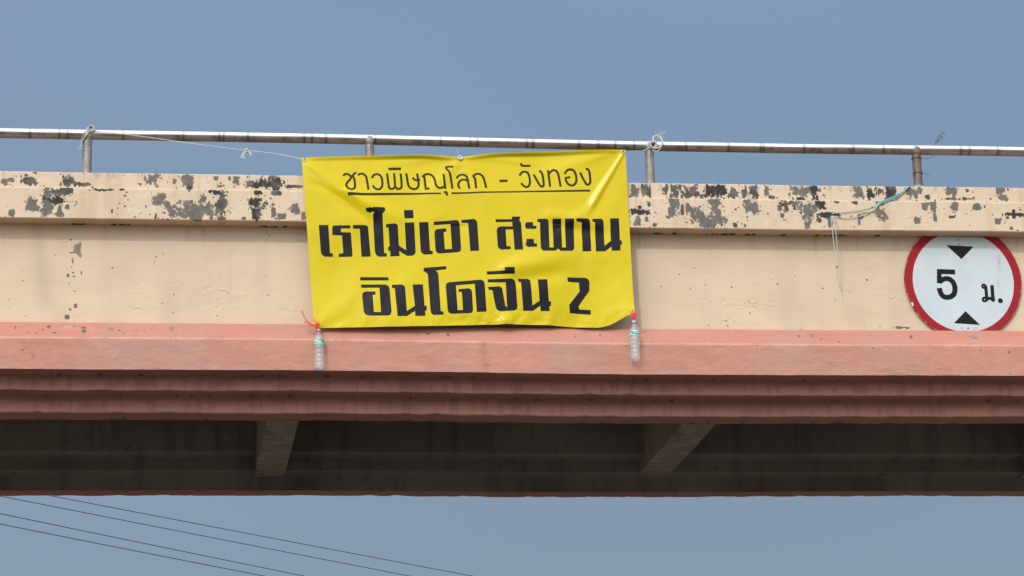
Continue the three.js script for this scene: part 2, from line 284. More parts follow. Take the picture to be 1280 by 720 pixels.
function ledgeTexture() {                                           // s: 0 at the back of the ledge, 0.117 at the bevel, 0.297 at the face, 0.55 at the lip
  const W = 2048, H = 160, hm = 0.64, F = fields(W, H, hm);
  parse(LEDGE_CHIPS).forEach(([k, x, y, w, h], n) => blob(F, k, x, y > 6.99 ? 0.117 + (7.125 - y) * 1.16 : 0.297 + (6.977 - y), Math.max(0.005, w / 2), Math.max(0.006, h / 2), 60 + n));
  for (let t = 0; t < 70; t++) { const r = 0.002 + 0.003 * rnd(); blob(F, 'd', XT + rnd() * SPAN, 0.13 + rnd() * 0.2, r, r, 300 + t); }
  return texPair(W, H, (i, j) => {
    const x = (i + 0.5) / W * SPAN, s = (j + 0.5) / H * hm, k = j * W + i, wx = x + XT;
    const bev = s < 0.297, tone = 0.88 + 0.22 * fbm(x * 1.6, s * 6, 61) + 0.20 * (fbm(x * 9, s * 22, 62) - 0.5) + 0.12 * (fbm(x * 40, s * 50, 60) - 0.5);
    let c = PINK.map((v) => v * tone), h = 0.5 + (fbm(x * 6, s * 12, 63) - 0.5) * 0.5 + (fbm(x * 26, s * 46, 64) - 0.5) * 0.3;
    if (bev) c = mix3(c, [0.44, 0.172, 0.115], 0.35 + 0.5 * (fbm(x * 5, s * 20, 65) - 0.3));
    const dirt = smooth(fbm(x * 2.3, s * 5, 66), 0.42, 0.72) * (bev ? 0.22 : 0.46) + (bev ? 0 : 0.07 * smooth(fbm(x * 15, s * 2, 59), 0.56, 0.8));
    c = mix3(c, [0.37, 0.235, 0.185], dirt);
    c = mix3(c, [0.62, 0.40, 0.32], 0.12 * smooth(fbm(x * 9, s * 16, 67), 0.66, 0.86) + 0.55 * gauss(s - 0.297, 0.006) * (0.4 + fbm(x * 6, 3, 68)));  // random pale flecks, plus a painted highlight along the bevel edge
    const crack = gauss(wx - 2.711 - (fbm(s * 8, 2, 68) - 0.5) * 0.05, 0.02) * (bev ? 0 : 1);
    c = c.map((v) => v * (1 - 0.16 * crack)); h += crack * 0.4 * (fbm(x * 30, s * 30, 69) - 0.3);
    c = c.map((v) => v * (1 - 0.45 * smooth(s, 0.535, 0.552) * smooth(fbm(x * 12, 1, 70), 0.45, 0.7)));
    const g = covered(F.f.g[k]), d = covered(F.f.d[k]), st = smooth(F.f.s[k], 0.1, 0.8) * 0.4;
    c = mix3(c, [0.25, 0.17, 0.14], st); c = mix3(c, [0.20, 0.17, 0.14], g * 0.9); c = mix3(c, [0.10, 0.07, 0.055], d * 0.85);
    return [...c, h - 0.2 * Math.max(g, d)];
  });
}
function mouldingTexture() {                                        // s from the lip inwards: soffit, face, soffit, face, soffit
  const W = 2048, H = 192, hm = 0.96, L = [0.207, 0.326, 0.527, 0.657, 0.909];
  return texPair(W, H, (i, j) => {
    const x = (i + 0.5) / W * SPAN, s = (j + 0.5) / H * hm;
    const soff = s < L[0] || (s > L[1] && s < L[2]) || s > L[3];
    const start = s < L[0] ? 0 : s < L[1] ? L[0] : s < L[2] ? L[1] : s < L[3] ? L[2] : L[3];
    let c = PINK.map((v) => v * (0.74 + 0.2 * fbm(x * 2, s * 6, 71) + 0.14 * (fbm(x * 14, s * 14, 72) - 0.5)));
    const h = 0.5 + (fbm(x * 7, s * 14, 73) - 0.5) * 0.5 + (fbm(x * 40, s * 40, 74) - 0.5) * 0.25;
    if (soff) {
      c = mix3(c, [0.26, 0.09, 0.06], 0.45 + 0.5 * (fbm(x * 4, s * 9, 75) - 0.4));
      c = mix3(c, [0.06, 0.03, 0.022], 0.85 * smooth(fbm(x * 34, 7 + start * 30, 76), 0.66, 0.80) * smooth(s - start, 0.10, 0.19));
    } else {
      const d = s - start;                                          // shade below the soffit painted in, dark top, paler foot; drips are dirt
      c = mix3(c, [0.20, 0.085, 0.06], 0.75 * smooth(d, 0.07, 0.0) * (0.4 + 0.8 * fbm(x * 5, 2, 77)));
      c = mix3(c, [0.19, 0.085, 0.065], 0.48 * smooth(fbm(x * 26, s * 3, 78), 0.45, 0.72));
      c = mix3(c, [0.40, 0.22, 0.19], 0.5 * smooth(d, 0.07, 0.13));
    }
    return [...c, h];
  });
}
function concreteTexture() {                                        // sooty shuttered concrete under the deck
  return texPair(1024, 512, (i, j) => {
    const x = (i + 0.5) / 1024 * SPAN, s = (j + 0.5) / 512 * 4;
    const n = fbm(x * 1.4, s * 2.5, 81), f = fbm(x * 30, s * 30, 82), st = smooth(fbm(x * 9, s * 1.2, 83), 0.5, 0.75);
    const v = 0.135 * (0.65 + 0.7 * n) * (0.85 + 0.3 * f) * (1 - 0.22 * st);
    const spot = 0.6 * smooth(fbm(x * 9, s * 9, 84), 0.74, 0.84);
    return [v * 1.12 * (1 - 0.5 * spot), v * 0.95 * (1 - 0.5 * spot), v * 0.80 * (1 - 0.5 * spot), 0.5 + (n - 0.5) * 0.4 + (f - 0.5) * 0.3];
  });
}
const copingMat = std({ ...copingTexture(), roughness: 0.82, bumpScale: 0.006 });
const wallMat = std({ ...wallTexture(), roughness: 0.78, bumpScale: 0.010 });
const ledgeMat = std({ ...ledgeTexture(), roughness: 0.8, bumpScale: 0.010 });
const mouldMat = std({ ...mouldingTexture(), roughness: 0.85, bumpScale: 0.006 });
const concTex = concreteTexture();
const concMat = std({ ...concTex, roughness: 0.92, bumpScale: 0.006 });
const beamMat = std({ ...texPair(256, 512, (i, j) => { const x = i / 256 * 0.6, s = j / 512 * 3; const n = fbm(x * 9, s * 5, 91), f = fbm(x * 40, s * 40, 92), st = smooth(fbm(x * 6, s * 14, 93), 0.58, 0.7); const v = (0.165 * (0.7 + 0.6 * n) * (0.85 + 0.3 * f)) * (1 - 0.35 * st); return [v * 1.18, v * 0.97, v * 0.72, 0.5 + (f - 0.5) * 0.5 - st * 0.3]; }), roughness: 0.9, bumpScale: 0.006 });
const deckMat = std({ color: new THREE.Color().setRGB(0.16, 0.15, 0.135), roughness: 0.95 });

const bridge = thing('footbridge', 'cream and pink painted concrete footbridge with flaking parapet crossing overhead', 'bridge');
const COPING = [[-0.167, 7.9476], [0, 7.9476], [0, 8.2023], [-0.03, 8.2043], [-0.03, 8.3401], [-0.47, 8.3401], [-0.47, 8.2043], [-0.5, 8.2023], [-0.5, 7.9476], [-0.333, 7.9476]];
const LEDGE = [[-0.167, 7.118], [-0.05, 7.122], [0.05, 6.977], [0.05, 6.7221]];
const MOULD = [[0.05, 6.7221], [-0.157, 6.7221], [-0.157, 6.6027], [-0.358, 6.6027], [-0.358, 6.4728], [-0.61, 6.4728]];
const INNER = [[-0.61, 6.4728], [-0.61, 6.6065], [-0.82, 6.6065], [-0.82, 6.7318], [-1.04, 6.7318], [-1.04, 7.06]];
for (const flip of [false, true]) {
  add(bridge, 'coping', scaleV(loft(COPING, { flip }), 1.28), copingMat);
  add(bridge, 'parapet_wall', scaleV(loft([[-0.167, 7.10], [-0.167, 7.96]], { flip, cham: 0 }), 0.86), wallMat);
  add(bridge, 'parapet_lining', scaleV(loft([[-0.333, 7.96], [-0.333, 7.10]], { flip, cham: 0, step: 0.2 }), 0.86), wallMat);
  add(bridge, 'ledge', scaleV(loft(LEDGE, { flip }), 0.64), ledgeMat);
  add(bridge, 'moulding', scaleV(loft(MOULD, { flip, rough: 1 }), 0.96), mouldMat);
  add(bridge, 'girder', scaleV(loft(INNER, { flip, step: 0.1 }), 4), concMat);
}
function box(x0, x1, y0, y1, z0, z1) { const g = new THREE.BoxGeometry(x1 - x0, y1 - y0, z1 - z0); g.translate((x0 + x1) / 2, (y0 + y1) / 2, (z0 + z1) / 2); return g; }
{
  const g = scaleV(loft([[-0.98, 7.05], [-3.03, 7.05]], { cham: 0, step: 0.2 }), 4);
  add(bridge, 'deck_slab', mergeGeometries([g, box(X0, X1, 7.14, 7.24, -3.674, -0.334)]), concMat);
  for (const x of [-5.87, -2.40, 1.05, 4.52, 8.13, 11.6]) {
    const w = x > 4 ? 0.285 : 0.265, pts = [[0, 7.06], [0, 6.598], [w, 6.598], [w, 7.06]], parts = [];
    for (let k = 0; k < 3; k++) { const a = pts[k], b = pts[k + 1]; parts.push(grid(6, 40, (u, v) => { const z = lerp(-0.615, -3.39, v), X = x + lerp(a[0], b[0], u), Y = lerp(a[1], b[1], u); return [X + (fbm(z * 3, k * 5 + Y, 55, 3) - 0.5) * 0.012, Y + (fbm(z * 4 + x, X * 4, 56, 3) - 0.5) * 0.012 + 0.001, z, lerp(a[0] - a[1], b[0] - b[1], u) / 0.6, v * 2.78 / 3]; })); }
    add(bridge, 'cross_beam', mergeGeometries(parts), beamMat);
  }
  for (const x of [-13, 19]) add(bridge, 'pier', mergeGeometries([box(x - 0.4, x + 0.4, 0, 6.2, -2.6, -1.4), box(x - 0.55, x + 0.55, 6.2, 6.6, -3.4, -0.6)]), deckMat);
}

// ---------------------------------------------------------------- handrail on the parapet
const rail = thing('handrail', 'weathered galvanised steel pipe handrail bolted along the top of the parapet', 'handrail');
const ringsX = []; for (let x = X0; x < X1; x += 0.24 + rnd() * 0.5) ringsX.push(x);
for (const px of [70, 262, 297, 375, 392, 570, 648, 730, 775, 940, 1094, 1195, 1206]) ringsX.push(-1.1 + px * 0.0066);
function railTexture() {                                            // u round the pipe (0.25 is the top), v along: sky-bright top and shaded brown underside painted in, with grime
  const W = 96, H = 2048;
  return texPair(W, H, (i, j) => {
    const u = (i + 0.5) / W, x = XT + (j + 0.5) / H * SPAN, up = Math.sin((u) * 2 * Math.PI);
    const brightTop = smooth(up + (fbm(x * 3, u * 6, 101) - 0.5) * 0.25, -0.08, 0.24);
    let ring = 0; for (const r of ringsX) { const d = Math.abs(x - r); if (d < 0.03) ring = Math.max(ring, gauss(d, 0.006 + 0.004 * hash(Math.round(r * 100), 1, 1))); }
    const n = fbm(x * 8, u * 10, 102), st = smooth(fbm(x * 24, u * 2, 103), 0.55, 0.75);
    let shadedGrime = mix3([0.20, 0.145, 0.11], [0.075, 0.058, 0.048], clamp(n * 1.1 + st * 0.5 - 0.15, 0, 1));
    shadedGrime = mix3(shadedGrime, [0.36, 0.29, 0.23], smooth(up, -0.35, -0.75) * 0.55 * smooth(fbm(x * 2, 3, 104), 0.35, 0.6));
    let c = mix3(shadedGrime, [0.74, 0.75, 0.76].map((v) => v * (0.86 + 0.2 * n)), brightTop);
    c = mix3(c, [0.035, 0.022, 0.016], ring * (brightTop > 0.5 ? 0.4 : 0.85));
    return [...c, 0.5 + (n - 0.5) * 0.3 - ring * 0.2];
  });
}
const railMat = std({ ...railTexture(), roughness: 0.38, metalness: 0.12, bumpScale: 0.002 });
{
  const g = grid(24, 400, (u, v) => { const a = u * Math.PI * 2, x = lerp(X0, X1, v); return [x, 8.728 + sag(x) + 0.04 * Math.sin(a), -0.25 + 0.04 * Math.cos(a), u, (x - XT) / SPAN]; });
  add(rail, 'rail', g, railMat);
}
const postTex = texPair(128, 256, (i, j) => {
  const u = i / 128, v = j / 256, n = fbm(u * 7, v * 9, 111), st = fbm(u * 16, v * 2.4, 112), r = smooth(fbm(u * 5, v * 6, 113), 0.6, 0.8);
  let c = mix3([0.31, 0.30, 0.275], [0.11, 0.10, 0.085], clamp(n * 0.8 + st * 0.5 - 0.25, 0, 1)); c = mix3(c, [0.24, 0.17, 0.12], r * 0.5);
  return [...c, n];
});
const postMat = std({ ...postTex, roughness: 0.55, metalness: 0.3, bumpScale: 0.002 });
const rustyPostMat = std({ ...postTex, color: new THREE.Color().setRGB(0.62, 0.52, 0.42), roughness: 0.6, metalness: 0.25, bumpScale: 0.002 });
const blobMat = std({ color: new THREE.Color().setRGB(0.58, 0.46, 0.35), roughness: 0.85 });
const postXs = []; for (let k = -7; k < 10; k++) postXs.push(k === 0 ? -0.416 : k === 1 ? 1.842 : k === 2 ? 4.145 : k === 3 ? 6.407 : -0.416 + k * 2.275);
for (const x of postXs) {
  const y0 = 8.325, y1 = 8.722 + sag(x), c = new THREE.CylinderGeometry(0.037, 0.038, y1 - y0, 20, 6, true); c.translate(x, (y0 + y1) / 2, -0.25);
  const tab = new THREE.SphereGeometry(1, 14, 10); tab.scale(0.033, 0.036, 0.012); tab.translate(x, 8.716 + sag(x), -0.25 + 0.034);
  const post = add(rail, 'post', c, Math.abs(x - 6.407) < 0.1 ? rustyPostMat : postMat);
  add(post, 'weld_tab', tab, post.material);
  const col = new THREE.CylinderGeometry(0.040, 0.046, 0.06, 18, 3, true); const p = col.attributes.position;
  for (let i = 0; i < p.count; i++) p.setY(i, p.getY(i) * (0.7 + 0.6 * fbm(p.getX(i) * 40 + x, p.getZ(i) * 40, 7)));
  col.computeVertexNormals(); col.translate(x, 8.355, -0.25); add(post, 'mortar_collar', col, blobMat);
}

// ---------------------------------------------------------------- the banner
const BW = 2600, BH = 1400;
function bannerTexture() {
  const k = 2048 / BW, w = 2048, h = Math.round(BH * k), cv = document.createElement('canvas'); cv.width = w; cv.height = h;
  const c = cv.getContext('2d');
  c.fillStyle = '#fff'; c.fillRect(0, 0, w, h);
  c.scale(k, k); c.lineJoin = 'round'; c.lineCap = 'butt';
  const P = (t) => t.split(' ').map((p) => p.split(',').map(Number));
  c.fillStyle = '#000'; c.strokeStyle = '#000';
  HEAVY_LETTERS.forEach((t) => { const p = P(t); c.beginPath(); p.forEach(([x, y], i) => (i ? c.lineTo(x, y) : c.moveTo(x, y))); c.closePath(); c.fill(); c.lineWidth = 3; c.stroke(); });
  c.lineWidth = 18.5;
  LIGHT_STROKES.forEach((t) => {
    const p = P(t); c.beginPath(); c.moveTo(...p[0]);
    if (p.length < 4) p.slice(1).forEach((q) => c.lineTo(...q));
    else { for (let i = 1; i < p.length - 1; i++) { const m = i === p.length - 2 ? p[i + 1] : [(p[i][0] + p[i + 1][0]) / 2, (p[i][1] + p[i + 1][1]) / 2]; c.quadraticCurveTo(...p[i], ...m); } }
    c.stroke();
  });
  const d = c.getImageData(0, 0, w, h).data, out = new Uint8Array(w * h * 4), rough = new Uint8Array(w * h * 4);
  for (let j = 0; j < h; j++) for (let i = 0; i < w; i++) {
    const ink = 1 - d[(j * w + i) * 4] / 255, x = i / w * 2.6, y = j / h * 1.4, o = ((h - 1 - j) * w + i) * 4, n = fbm(x * 5, y * 5, 121), f = fbm(x * 60, y * 60, 122, 2);
    const yel = [0.535 * (0.97 + 0.06 * n), 0.424 * (0.95 + 0.08 * n + 0.02 * f), 0.006 + 0.006 * f], blk = y < 0.36 ? [0.026, 0.018, 0.005] : [0.007, 0.006, 0.010];
    const q = mix3(yel, blk, ink);
    out[o] = toByte(q[0]); out[o + 1] = toByte(q[1]); out[o + 2] = toByte(q[2]); out[o + 3] = 255;
    rough[o] = rough[o + 1] = rough[o + 2] = Math.round(255 * (0.16 + 0.12 * n)); rough[o + 3] = 255;
  }
  const mk = (a, s) => { const t = new THREE.DataTexture(a, w, h); t.magFilter = THREE.LinearFilter; t.minFilter = THREE.LinearMipmapLinearFilter; t.generateMipmaps = true; if (s) t.colorSpace = THREE.SRGBColorSpace; t.needsUpdate = true; return t; };
  return { map: mk(out, true), roughnessMap: mk(rough, false) };
}
const BTL = [1.277, 8.486], BTR = [3.897, 8.597], BBR = [3.917, 7.122], BBL = [1.366, 7.07];
const seg = (px, py, ax, ay, bx, by) => { const dx = bx - ax, dy = by - ay, l = Math.hypot(dx, dy), t = ((px - ax) * dx + (py - ay) * dy) / (l * l), n = ((px - ax) * dy - (py - ay) * dx) / l; return [t, n]; };
function ridge(X, Y, ax, ay, bx, by, amp, s0, s1) {                 // a fold that runs from a to b and widens from s0 to s1
  const [t, n] = seg(X, Y, ax, ay, bx, by); if (t < -0.1) return 0;
  return amp * gauss(n, lerp(s0, s1, clamp(t, 0, 1))) * smooth(t, -0.05, 0.12) * smooth(t, 1.15, 0.55);
}
function bannerPoint(u, v) {
  let x = lerp(lerp(BTL[0], BTR[0], u), lerp(BBL[0], BBR[0], u), v), y = lerp(lerp(BTL[1], BTR[1], u), lerp(BBL[1], BBR[1], u), v);
  const X = u * 2.6, Y = v * 1.45;
  // rests on the edge of the coping, leans back to the rail above it and hangs below
  const lean = Math.max(0, y - 8.205);
  let z = 0.013 - lean * 0.09 * (1 - smooth(u, 0.72, 0.9));
  let w = (fbm(X * 1.6, Y * 1.8, 131, 2) - 0.5) * 0.030 + (fbm(X * 5 + Y * 2, Y * 4, 132, 2) - 0.5) * 0.011 + (fbm(X * 14, Y * 12, 134, 2) - 0.5) * 0.0018;
    w += ridge(X, Y, 2.27, 0.47, 2.0, 0.72, 0.008, 0.03, 0.05);
  w += ridge(X, Y, 2.58, 0.00, 1.80, 0.22, 0.010, 0.012, 0.05);
  w += ridge(X, Y, 0.0, 0.02, 0.72, 0.66, 0.022, 0.02, 0.055) - ridge(X, Y, 0.05, 0.20, 0.62, 0.62, 0.018, 0.02, 0.05) + ridge(X, Y, 0.30, 0.28, 0.85, 0.60, 0.017, 0.02, 0.05);
  w += ridge(X, Y, 1.26, 0.02, 0.95, 0.40, 0.014, 0.02, 0.06) + ridge(X, Y, 1.26, 0.02, 1.50, 0.50, 0.013, 0.02, 0.06) + ridge(X, Y, 1.26, 0.0, 1.95, 0.10, 0.012, 0.012, 0.03) + ridge(X, Y, 1.26, 0.0, 0.6, 0.08, 0.012, 0.012, 0.03);
  w += ridge(X, Y, 1.50, 0.98, 2.15, 0.86, 0.014, 0.03, 0.08) - ridge(X, Y, 1.6, 1.08, 2.2, 0.98, 0.014, 0.03, 0.07);
  w += ridge(X, Y, 0.02, 1.43, 0.50, 1.02, 0.005, 0.03, 0.07) - ridge(X, Y, 0.10, 1.44, 0.7, 1.22, 0.005, 0.03, 0.06);
  w += ridge(X, Y, 1.9, 0.52, 2.45, 0.62, 0.010, 0.03, 0.05) - ridge(X, Y, 1.95, 0.62, 2.5, 0.72, 0.010, 0.03, 0.05);
  const [ft, fn] = seg(X, Y, 2.60, 0.0, 2.29, 0.47), fw = lerp(0.024, 0.056, clamp(ft, 0, 1)), fa = smooth(ft, 0.0, 0.06) * smooth(ft, 1.25, 0.85);   // strong fold from the right top corner
  const q = fn + fw, ramp = q < 0 ? 0 : q < fw ? 0.26 * q + 0.09 * q * q / fw : Math.max(0, 0.35 * fw * (1 - smooth(q, fw, fw * 1.9))); const calm = 1 - 0.85 * gauss(fn, 0.075) * fa; z += ramp * fa;
  const hem = smooth(v, 0.86, 1.0);
  w += hem * (fbm(X * 9, Y * 7, 133, 3) - 0.5) * 0.034 * (0.35 + gauss(u - 0.6, 0.15));
  z += w * calm * (0.55 + 0.45 * smooth(v, 0.1, 0.4));
  z += smooth(v, 0.55, 1) * (0.030 * gauss(u - 0.22, 0.20) + 0.012 - 0.045 * gauss(u - 0.84, 0.09));
  // the hem dips between its ties, folds over at the top, and the right lower corner curls up and out
  y -= 0.020 * gauss(u - 0.485, 0.06) * smooth(v, 0.3, 0);
  const tie = Math.max(gauss(u - 0.485, 0.035), gauss(u, 0.02), gauss(u - 1, 0.02)), fold = smooth(v, 0.024, 0) * (1 - tie) * (0.35 + 0.65 * Math.max(gauss(u - 0.36, 0.1), gauss(u - 0.66, 0.14)));
  z += fold * 0.034; 
  const curl = smooth(u, 0.86, 1.0);
  y += 0.092 * curl * curl * smooth(v, 0.86, 1); z += 0.036 * smooth(u, 0.80, 1.04) * smooth(v, 0.70, 1.02);
  y += 0.018 * gauss(u - 0.62, 0.16) * smooth(v, 0.9, 1) - 0.012 * gauss(u - 0.88, 0.06) * smooth(v, 0.9, 1);
  // never inside the concrete
  if (y < 8.345) z = Math.max(z, (y > 8.205 ? 0.006 * smooth(y, 8.35, 8.2) - 0.02 : y > 7.94 ? 0.006 : -0.15) + 0.004);
  if (y < 7.13) z = Math.max(z, -0.05 + (7.122 - y) * 0.69 + 0.012);
  return [x, y, z];
}
const banner = thing('banner', 'yellow vinyl banner with black Thai lettering tied across the parapet', 'banner');
{
  const g = grid(460, 260, (u, v) => [...bannerPoint(u, v), u, 1 - v]);
  const id = g.index.array; for (let i = 0; i < id.length; i += 3) { const t = id[i]; id[i] = id[i + 1]; id[i + 1] = t; } g.computeVertexNormals();
  add(banner, 'banner_sheet', g, new THREE.MeshPhysicalMaterial({ ...bannerTexture(), roughness: 1, side: THREE.DoubleSide, specularIntensity: 0.34 }));
  const eyelet = std({ color: new THREE.Color().setRGB(0.45, 0.43, 0.38), roughness: 0.35, metalness: 0.8 });
  for (const [u, v] of [[0.008, 0.012], [0.485, 0.012], [0.992, 0.012], [0.01, 0.988], [0.992, 0.985]]) { const p = bannerPoint(u, v), t = new THREE.TorusGeometry(0.012, 0.004, 8, 16); t.translate(p[0], p[1], p[2] + 0.004); add(banner, 'eyelet', t, eyelet); }
}

// ---------------------------------------------------------------- cords
const cordMat = std({ color: new THREE.Color().setRGB(0.48, 0.48, 0.45), roughness: 0.85 });
const wrap = (x, y, z, r, turns, rise, t = 0.004) => { const p = []; for (let k = 0; k <= turns * 10; k++) { const a = k / 10 * Math.PI * 2; p.push([x + r * Math.cos(a), y + rise * k / (turns * 10), z + r * Math.sin(a)]); } return tube(p, t, 6, turns * 24); };
function knot(cx, cy, cz, size, n, r) { const parts = []; for (let k = 0; k < n; k++) { const p = []; let a = rnd() * 6, b = rnd() * 6; for (let i = 0; i < 7; i++) { a += 0.9 + rnd(); b += 0.5 + rnd(); p.push([cx + size * Math.cos(a) * (0.5 + 0.5 * rnd()), cy + size * Math.sin(a) * (0.5 + 0.5 * rnd()), cz + size * 0.6 * Math.sin(b)]); } parts.push(tube(p, r, 6)); } return mergeGeometries(parts); }
{
  const c = thing('cord', 'pale string sagging from the left rail post to the left banner corner', 'string');
  const tl = bannerPoint(0.008, 0.012);
  add(c, 'strand', tube([[-0.40, 8.748, -0.205], [0.0, 8.70, -0.18], [0.42, 8.637, -0.155], [0.837, 8.582, -0.13], [1.1, 8.543, -0.10], [tl[0], tl[1], tl[2] + 0.004]], 0.003), cordMat);
  add(c, 'knot', mergeGeometries([knot(0.845, 8.578, -0.13, 0.018, 3, 0.005), tube([[0.84, 8.575, -0.128], [0.815, 8.545, -0.12], [0.80, 8.505, -0.115]], 0.006, 6), tube([[0.845, 8.57, -0.128], [0.82, 8.53, -0.12], [0.825, 8.502, -0.112]], 0.005, 6), tube([[0.85, 8.575, -0.128], [0.875, 8.555, -0.12], [0.885, 8.53, -0.11]], 0.006, 6)]), cordMat);
  add(c, 'wrapping', mergeGeometries([knot(-0.39, 8.765, -0.22, 0.035, 5, 0.006), tube([[-0.39, 8.75, -0.2], [-0.43, 8.70, -0.2], [-0.462, 8.655, -0.22]], 0.007, 6), tube([[-0.44, 8.73, -0.2], [-0.47, 8.66, -0.23], [-0.462, 8.60, -0.225]], 0.004, 6)]), std({ color: new THREE.Color().setRGB(0.34, 0.35, 0.30), roughness: 0.85 }));
  add(c, 'tail', knot(-0.475, 8.60, -0.225, 0.016, 3, 0.004), std({ color: new THREE.Color().setRGB(0.28, 0.42, 0.5), roughness: 0.8 }));
}
{
  const c = thing('cord', 'white rope knotted round the rail post at the right banner corner', 'rope'); c.name = 'cord_001';
  const tr = bannerPoint(0.992, 0.012);
  add(c, 'strand', tube([[tr[0], tr[1], tr[2] + 0.004], [4.0, 8.645, -0.15], [4.09, 8.67, -0.21], [4.15, 8.70, -0.205]], 0.003), cordMat);
  add(c, 'knot', knot(4.17, 8.715, -0.195, 0.035, 6, 0.006), std({ color: new THREE.Color().setRGB(0.42, 0.42, 0.36), roughness: 0.85 }));
  add(c, 'loop', mergeGeometries([tube([[4.16, 8.68, -0.19], [4.22, 8.695, -0.18], [4.247, 8.745, -0.19], [4.225, 8.80, -0.21], [4.18, 8.79, -0.21], [4.17, 8.74, -0.2]], 0.006, 6), tube([[4.16, 8.665, -0.19], [4.20, 8.66, -0.185], [4.235, 8.70, -0.18], [4.24, 8.77, -0.2], [4.20, 8.80, -0.22]], 0.0035, 6)]), cordMat);
  add(c, 'frayed_end', mergeGeometries([[0.05, 0.03], [0.075, 0.05], [0.03, 0.055], [0.06, -0.01], [-0.02, 0.04]].map(([a, b]) => tube([[4.21, 8.79, -0.21], [4.21 + a * 0.5, 8.80 + b * 0.3, -0.2], [4.21 + a, 8.79 + b, -0.2]], 0.0022, 5))), cordMat);
}
{
  const c = thing('cord', 'short white tie at the middle of the top edge of the banner', 'string'); c.name = 'cord_002';
  const p = bannerPoint(0.485, 0.012);
  add(c, 'knot', knot(p[0], p[1] + 0.004, p[2] + 0.012, 0.016, 4, 0.004), std({ color: new THREE.Color().setRGB(0.72, 0.72, 0.68), roughness: 0.8 }));
  add(c, 'strand', mergeGeometries([tube([[p[0], p[1] + 0.01, p[2]], [p[0] + 0.004, 8.62, -0.20], [p[0] + 0.004, 8.70, -0.292]], 0.0018, 5), tube([[p[0] - 0.01, p[1], p[2] + 0.012], [p[0] - 0.045, p[1] + 0.012, p[2] + 0.02]], 0.003, 5), tube([[p[0] + 0.01, p[1], p[2] + 0.012], [p[0] + 0.03, p[1] + 0.012, p[2] + 0.02]], 0.003, 5)]), cordMat);
}
{
  const c = thing('twine', 'turquoise plastic twine draped from the right rail post down over the coping', 'twine');
  const teal = std({ color: new THREE.Color().setRGB(0.17, 0.36, 0.31), roughness: 0.55 }), pale = std({ color: new THREE.Color().setRGB(0.38, 0.48, 0.40), roughness: 0.6 }), dull = std({ color: new THREE.Color().setRGB(0.33, 0.38, 0.31), roughness: 0.7 });
  add(c, 'wrapping', mergeGeometries([wrap(6.407, 8.385, -0.25, 0.045, 3, 0.03, 0.006), wrap(6.405, 8.40, -0.25, 0.048, 2, 0.012, 0.005), tube([[6.37, 8.40, -0.215], [6.335, 8.41, -0.2], [6.33, 8.425, -0.2]], 0.005, 6)]), teal);
  add(c, 'strand', mergeGeometries([[0, 0], [0.006, -0.010], [-0.004, 0.008]].map(([a, b]) => tube([[6.37, 8.39, -0.21], [6.30, 8.352, -0.10], [6.255, 8.335, -0.022 + a], [6.18, 8.275 + b, -0.016], [6.09, 8.222 + b, 0.004], [6.02, 8.195 + b, 0.012], [5.95, 8.155 + b, 0.010]], 0.0042, 6))), teal);
  add(c, 'strand', mergeGeometries([tube([[5.97, 8.165, 0.012], [5.87, 8.13, 0.012], [5.74, 8.105, 0.012], [5.62, 8.09, 0.012], [5.585, 8.083, 0.012]], 0.0032, 6), tube([[5.96, 8.16, 0.012], [5.90, 8.10, 0.012], [5.80, 8.06, 0.012], [5.68, 8.05, 0.012], [5.60, 8.062, 0.012]], 0.003, 6), tube([[5.99, 8.18, 0.014], [5.93, 8.115, 0.014], [5.84, 8.10, 0.014]], 0.005, 6)]), pale);
  add(c, 'strand', mergeGeometries([tube([[5.575, 8.06, 0.012], [5.58, 7.95, 0.014], [5.588, 7.80, 0.008], [5.602, 7.64, -0.01], [5.606, 7.60, -0.01]], 0.0032, 6), tube([[5.60, 8.06, 0.012], [5.606, 7.95, 0.014], [5.612, 7.78, 0.01], [5.608, 7.64, -0.01]], 0.003, 6), tube([[5.61, 8.055, 0.012], [5.625, 8.0, 0.012], [5.635, 7.965, 0.012]], 0.003, 6)]), pale);
  add(c, 'tail', mergeGeometries([knot(5.605, 7.64, -0.01, 0.012, 2, 0.003), tube([[5.606, 7.63, -0.01], [5.61, 7.55, -0.012], [5.62, 7.48, -0.02], [5.645, 7.42, -0.03]], 0.0028, 6)]), dull);
}
{
  const c = thing('wire', 'dark thin wire wound round the right rail post', 'wire'), m = std({ color: new THREE.Color().setRGB(0.06, 0.055, 0.05), roughness: 0.7 });
  add(c, 'winding', wrap(6.407, 8.52, -0.25, 0.041, 1, 0.02, 0.003), m); add(c, 'winding', wrap(6.407, 8.66, -0.25, 0.042, 1, -0.01, 0.0028), m);
  for (const g of [tube([[6.44, 8.54, -0.23], [6.47, 8.51, -0.21], [6.50, 8.505, -0.2]], 0.0024, 5), tube([[6.44, 8.66, -0.22], [6.48, 8.643, -0.2], [6.53, 8.66, -0.2], [6.56, 8.69, -0.2]], 0.0024, 5), tube([[6.37, 8.54, -0.22], [6.36, 8.50, -0.21]], 0.006, 5)]) add(c, 'loose_end', g, m);
}

